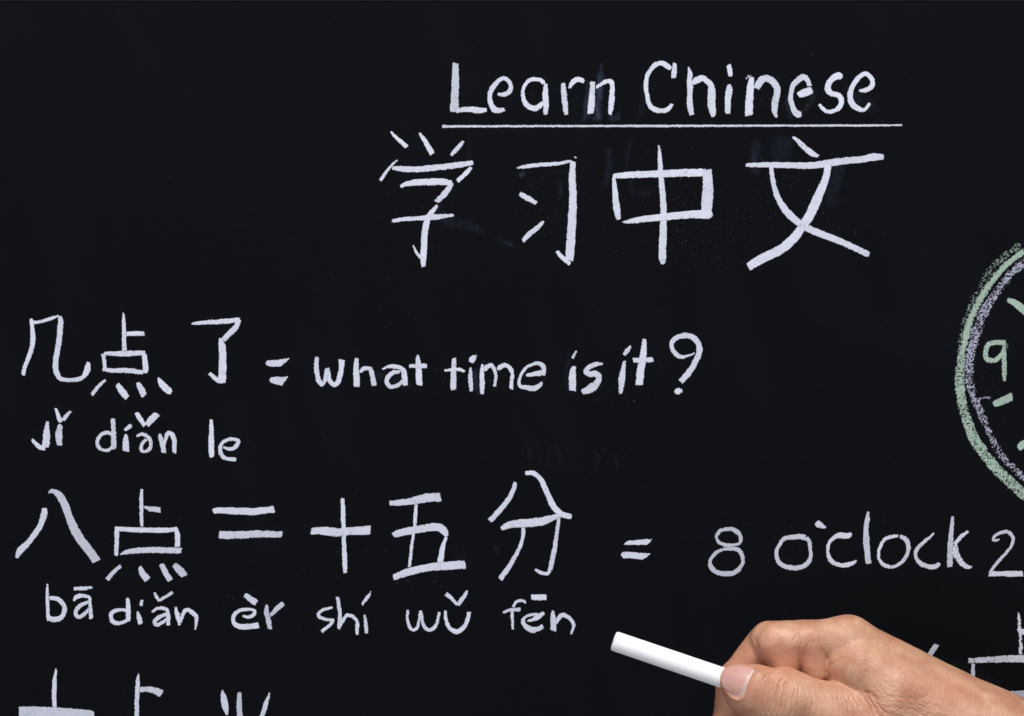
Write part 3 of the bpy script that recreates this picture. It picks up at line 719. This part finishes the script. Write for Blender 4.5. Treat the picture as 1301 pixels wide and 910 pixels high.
# diamond skin folds on the back of the hand near the wrist: ridges running down to the right, broken by cross folds
ang = math.radians(33); ra = VX*math.cos(ang)+VY*math.sin(ang); rb = -VX*math.sin(ang)+VY*math.cos(ang)
amp = np.clip((VX-1085)/40, 0, 1)*np.clip((VY-(838+(VX-1085)*.36))/28, 0, 1)*np.clip(1.25-(VX-1130)/170, 0, 1)
rr = 1-np.abs(2*vnoise(ra/8+7, rb/3.1)-1)
disp -= (rr**3)*.85*amp*front
rq = 1-np.abs(2*vnoise(rb/9+31, ra/4.2+5)-1); disp -= (rq**5)*.4*amp*front
# fine crosswise lines over the rest of the hand
fl = 1-np.abs(2*vnoise(VX/2.6+60, VY/9+3)-1); disp -= (fl**6)*.22*front*np.clip((VX-950)/20, 0, 1)*(1-amp)
# nail bed and fold
NAIL = [(915.2, 865), (916.3, 857), (920, 850.5), (927.5, 846), (941, 844), (951, 846.5), (959.5, 851.5), (955, 859), (950.5, 868), (947.5, 878), (944, 884.5), (938, 887.5), (930, 885), (923, 879), (917.5, 873)]
ns = poly_sd(NAIL, VX, VY)-.3
wn = np.clip((V[:, 2]-30)/12, 0, 1)*front
disp -= np.clip(ns/1.5+.5, 0, 1)*1.5*wn
disp += .9*np.exp(-((ns+2.6)/1.6)**2)*wn*np.clip((VX-922)/12, 0, 1)
V = V+N*disp[:, None]
# warmer, redder skin at the finger ends and pads, with brown shade on the lower pads painted in
red = np.clip(1-(VX-905)/95, 0, 1)*.8+.9*np.exp(-(((VX-1005)/38)**2+((VY-838)/19)**2))+.5*np.exp(-(((VX-1195)/50)**2+((VY-880)/26)**2))
W3 = to_world(V)
m2.vertices.foreach_set('co', W3.ravel().astype(np.float32))
a = m2.attributes.new('red', 'FLOAT', 'POINT'); a.data.foreach_set('value', np.clip(red, 0, 1).astype(np.float32))
m2.polygons.foreach_set('use_smooth', [True]*len(m2.polygons))
m2.flip_normals() if False else None
m2.update()

def skin():
    t = NT('skin'); v = t.coord()
    big = t.noise(75, 4, .6, v); mid = t.noise(330, 4, .65, v); fine = t.noise(1500, 3, .6, v)
    base = t.mix(t.ramp(big, .3, .7), (0.445, 0.208, 0.120, 1), (0.61, 0.35, 0.228, 1))
    base = t.mix(t.math('MULTIPLY', t.ramp(mid, .42, .72), .35), base, (0.54, 0.26, 0.18, 1))
    base = t.mix(t.math('MULTIPLY', t.attr('red'), .8), base, (0.51, 0.20, 0.118, 1))  # redder skin, browned to deepen the painted shade of the lower pads
    base = t.mix(t.math('MULTIPLY', t.ramp(fine, .52, .75), .16), base, (0.34, 0.16, 0.10, 1))
    t.set(t.b.inputs['Base Color'], base)
    t.b.inputs['Subsurface Weight'].default_value = 0.2
    t.b.inputs['Subsurface Radius'].default_value = (1.0, 0.36, 0.18); t.b.inputs['Subsurface Scale'].default_value = 0.0016
    t.set(t.b.inputs['Roughness'], t.ramp(mid, .3, .7, .38, .52))
    t.b.inputs['Specular IOR Level'].default_value = 0.45
    # skin relief: fine criss-cross lines, pores, long folds
    vo = t.n('ShaderNodeTexVoronoi', feature='DISTANCE_TO_EDGE'); t.set(vo.inputs['Vector'], t.coord(rot=(0, math.radians(30), 0), scale=(.55, 1, 1.25)))
    vo.inputs['Scale'].default_value = 760
    cell = t.ramp(vo.outputs['Distance'], 0, .14)
    st = t.noise(520, 4, .62, t.coord(rot=(0, math.radians(-30), 0), scale=(2.4, 1, .7)), .6)
    h = t.math('ADD', t.math('MULTIPLY', cell, .35), t.math('ADD', t.math('MULTIPLY', st, .8), t.math('MULTIPLY', fine, .5)))
    t.set(t.b.inputs['Normal'], t.bump(h, 0.6, 0.00026))
    return t.m
M_SKIN = skin()
m2.materials.clear(); m2.materials.append(M_SKIN)
person = bpy.data.objects.new('person', m2); COL.objects.link(person)
tag(person, 'bare hand and wrist reaching in from the lower right, pinching a chalk stick', 'person')

# thumbnail: a thin domed plate laid in the nail bed
bvh = BVHTree.FromPolygons([Vector(p) for p in W3], [tuple(p.vertices) for p in m2.polygons])
def front_y(x, y):
    X, Z = (x-650.5)*MM, (455-y)*MM
    o = Vector((0, -DIST, 0)); d = (Vector((X, 0, Z))-o).normalized()
    h = bvh.ray_cast(o, d)[0]
    return h
xs = np.arange(910, 963, .9); ys = np.arange(841, 891, .9); GX, GY = np.meshgrid(xs, ys)
nsd = poly_sd(NAIL, GX, GY)-.3
NV, NF = march(nsd, GX, GY, -.6)
pts = []; flat = []
for x, y, s in NV:
    h = front_y(x, y)
    if h is None: h = Vector(((x-650.5)*HU, -HANDY-40*HU, (455-y)*HU))
    pts.append(list(h)); flat.append(s)
pts = np.array(pts); flat = np.array(flat)
A = np.stack([np.ones(len(NV)), NV[:, 0], NV[:, 1], NV[:, 0]**2, NV[:, 1]**2, NV[:, 0]*NV[:, 1]], 1)
A = A-np.array([0, 935, 865, 0, 0, 0]) if False else A
inn = flat > 3
x_, y_ = (NV[:, 0]-935)/20, (NV[:, 1]-866)/20
B = np.stack([np.ones(len(NV)), x_, y_, x_**2, y_**2, x_*y_], 1)
cf, *_ = np.linalg.lstsq(B[inn], pts[inn, 1], rcond=None)
yy = B@cf
lift = np.clip((flat+.6)/2.2, 0, 1); lift = lift*(2-lift)
# the plate rises out of the fold at its rim and bulges over the bed
y_plate = yy-(lift*2.1-1.1)*HU
y_plate = np.minimum(y_plate, pts[:, 1]-.25*HU*lift+ (1-lift)*.8*HU)
kx = (DIST+y_plate)/DIST
P = np.stack([(NV[:, 0]-650.5)*MM*kx, y_plate, (455-NV[:, 1])*MM*kx], 1)
def nail_mat():
    t = NT('nail'); v = t.coord()
    moon = t.ramp(t.attr('moon'), .0, 1.0)
    c = t.mix(moon, (0.55, 0.295, 0.255, 1), (0.60, 0.45, 0.41, 1))
    n = t.noise(260, 3, .6, v); c = t.mix(t.math('MULTIPLY', t.ramp(n, .35, .7), .4), c, (0.57, 0.36, 0.32, 1))
    c = t.mix(t.math('MULTIPLY', t.attr('rim'), .7), c, (0.52, 0.27, 0.17, 1)); t.set(t.b.inputs['Base Color'], c); t.b.inputs['Roughness'].default_value = 0.42; t.b.inputs['Specular IOR Level'].default_value = .4
    t.b.inputs['Subsurface Weight'].default_value = .25; t.b.inputs['Subsurface Radius'].default_value = (1, .5, .4); t.b.inputs['Subsurface Scale'].default_value = .001
    st = t.noise(700, 2, .5, t.coord(rot=(0, math.radians(18), 0), scale=(.12, .3, 1.4)))
    t.set(t.b.inputs['Normal'], t.bump(st, .3, .0001))
    return t.m
dr = line_dist([(959.5, 851.5), (955, 859), (950.5, 868), (947.5, 878), (944, 884.5)], NV[:, 0], NV[:, 1])
moon = np.clip(1-(dr-1.0)/5.5, 0, 1)
nail = mesh_obj('nail', P, NF, nail_mat(), person, attrs={'moon': moon, 'rim': np.clip(1-flat/2.6, 0, 1)*np.clip((dr-2)/3, 0, 1)})

# fine arm hair at the wrist's upper edge
V, F = [], []
random.seed(11)
def hair(x, y, u, dx, dy, L):
    p = hp(x, y, u); b = len(V); n = 5
    for i in range(n):
        t = i/(n-1); q = p+np.array([dx*L*t+2*t*t*random.uniform(.2, .8), dy*L*t+t*t*L*.25, 0])
        r = .15*(1-t)+.03
        for k in range(3):
            a = k*2.094; V.append(to_world((q+np.array([r*math.cos(a), r*math.sin(a), r*math.sin(a+1)]))[None])[0])
    for i in range(n-1):
        for k in range(3): F.append((b+i*3+k, b+i*3+(k+1) % 3, b+i*3+3+(k+1) % 3, b+i*3+3+k))
for i in range(24):
    t = random.random(); x = 1205+t*90; y = 841+(x-1207)*.49+random.uniform(2, 6)
    hair(x, y, random.uniform(-50, -5), random.uniform(.5, .9), -random.uniform(.5, 1.0), random.uniform(7, 13))
for i in range(10):
    x = random.uniform(985, 1035); hair(x, 791, random.uniform(-10, 4), random.uniform(-.7, -.2), -1, random.uniform(3, 6))
th = NT('dark_hair'); th.b.inputs['Base Color'].default_value = (.03, .018, .012, 1); th.b.inputs['Roughness'].default_value = .5
tag(mesh_obj('arm_hair', V, F, th.m, person), kind='stuff')

# ------------------------------------------------------------------ the stick of chalk
def chalk():
    a = np.array([779.0, 814.0]); ang = math.radians(18.75); d = np.array([math.cos(ang), math.sin(ang)])
    e = a+d*228
    A = to_world(hp(a[0], a[1], 11)[None])[0]; B = to_world(hp(e[0], e[1], 9)[None])[0]
    A, B = Vector(A), Vector(B); ax = (B-A); L = ax.length; ax.normalize()
    up = Vector((0, 1, 0)); s = ax.cross(up).normalized(); up = s.cross(ax)
    R = 12.7*HU; prof = [(0, 0), (0, .45), (.02, .8), (.06, .90), (.14, .965), (.28, .995), (.5, 1)]
    n = 64; V = []; F = []; st = [(t*R, r*R) for t, r in prof]
    for i in range(1, 60): st.append((.5*R+(L-R)*i/59, R*1.03 if False else R*(1+.035*i/59)))
    st += [(L-.1*R, R*.95), (L, R*.8), (L, 0.001*R)]
    for j, (t, r) in enumerate(st):
        for k in range(n):
            q = 2*math.pi*k/n
            rr = r*(1+.008*(float(vnoise(np.array(q*3.), np.array(t/R*2.5)))-.5))
            tt = t+(.05*R*(float(vnoise(np.array(q*2.+7), np.array(r/R*4)))-.5) if j < 3 else 0)
            V.append(A+ax*tt+(s*math.cos(q)+up*math.sin(q))*max(rr, 1e-6))
    for j in range(len(st)-1):
        for k in range(n): F.append((j*n+k, j*n+(k+1) % n, (j+1)*n+(k+1) % n, (j+1)*n+k))
    t = NT('chalk'); v = t.coord()
    n1 = t.noise(900, 3, .6, v); n2 = t.noise(120, 3, .6, v)
    t.set(t.b.inputs['Base Color'], t.mix(t.ramp(n2, .3, .7), (.86, .87, .915, 1), (.91, .915, .95, 1)))
    t.b.inputs['Roughness'].default_value = .9; t.b.inputs['Specular IOR Level'].default_value = .15
    t.b.inputs['Subsurface Weight'].default_value = 1; t.b.inputs['Subsurface Radius'].default_value = (1, 1, 1.05); t.b.inputs['Subsurface Scale'].default_value = .006
    t.set(t.b.inputs['Normal'], t.bump(n1, .25, .00015))
    o = mesh_obj('chalk_stick', [tuple(p) for p in V], F, t.m)
    tag(o, 'white round stick of chalk pinched between thumb and index finger', 'chalk')
chalk()
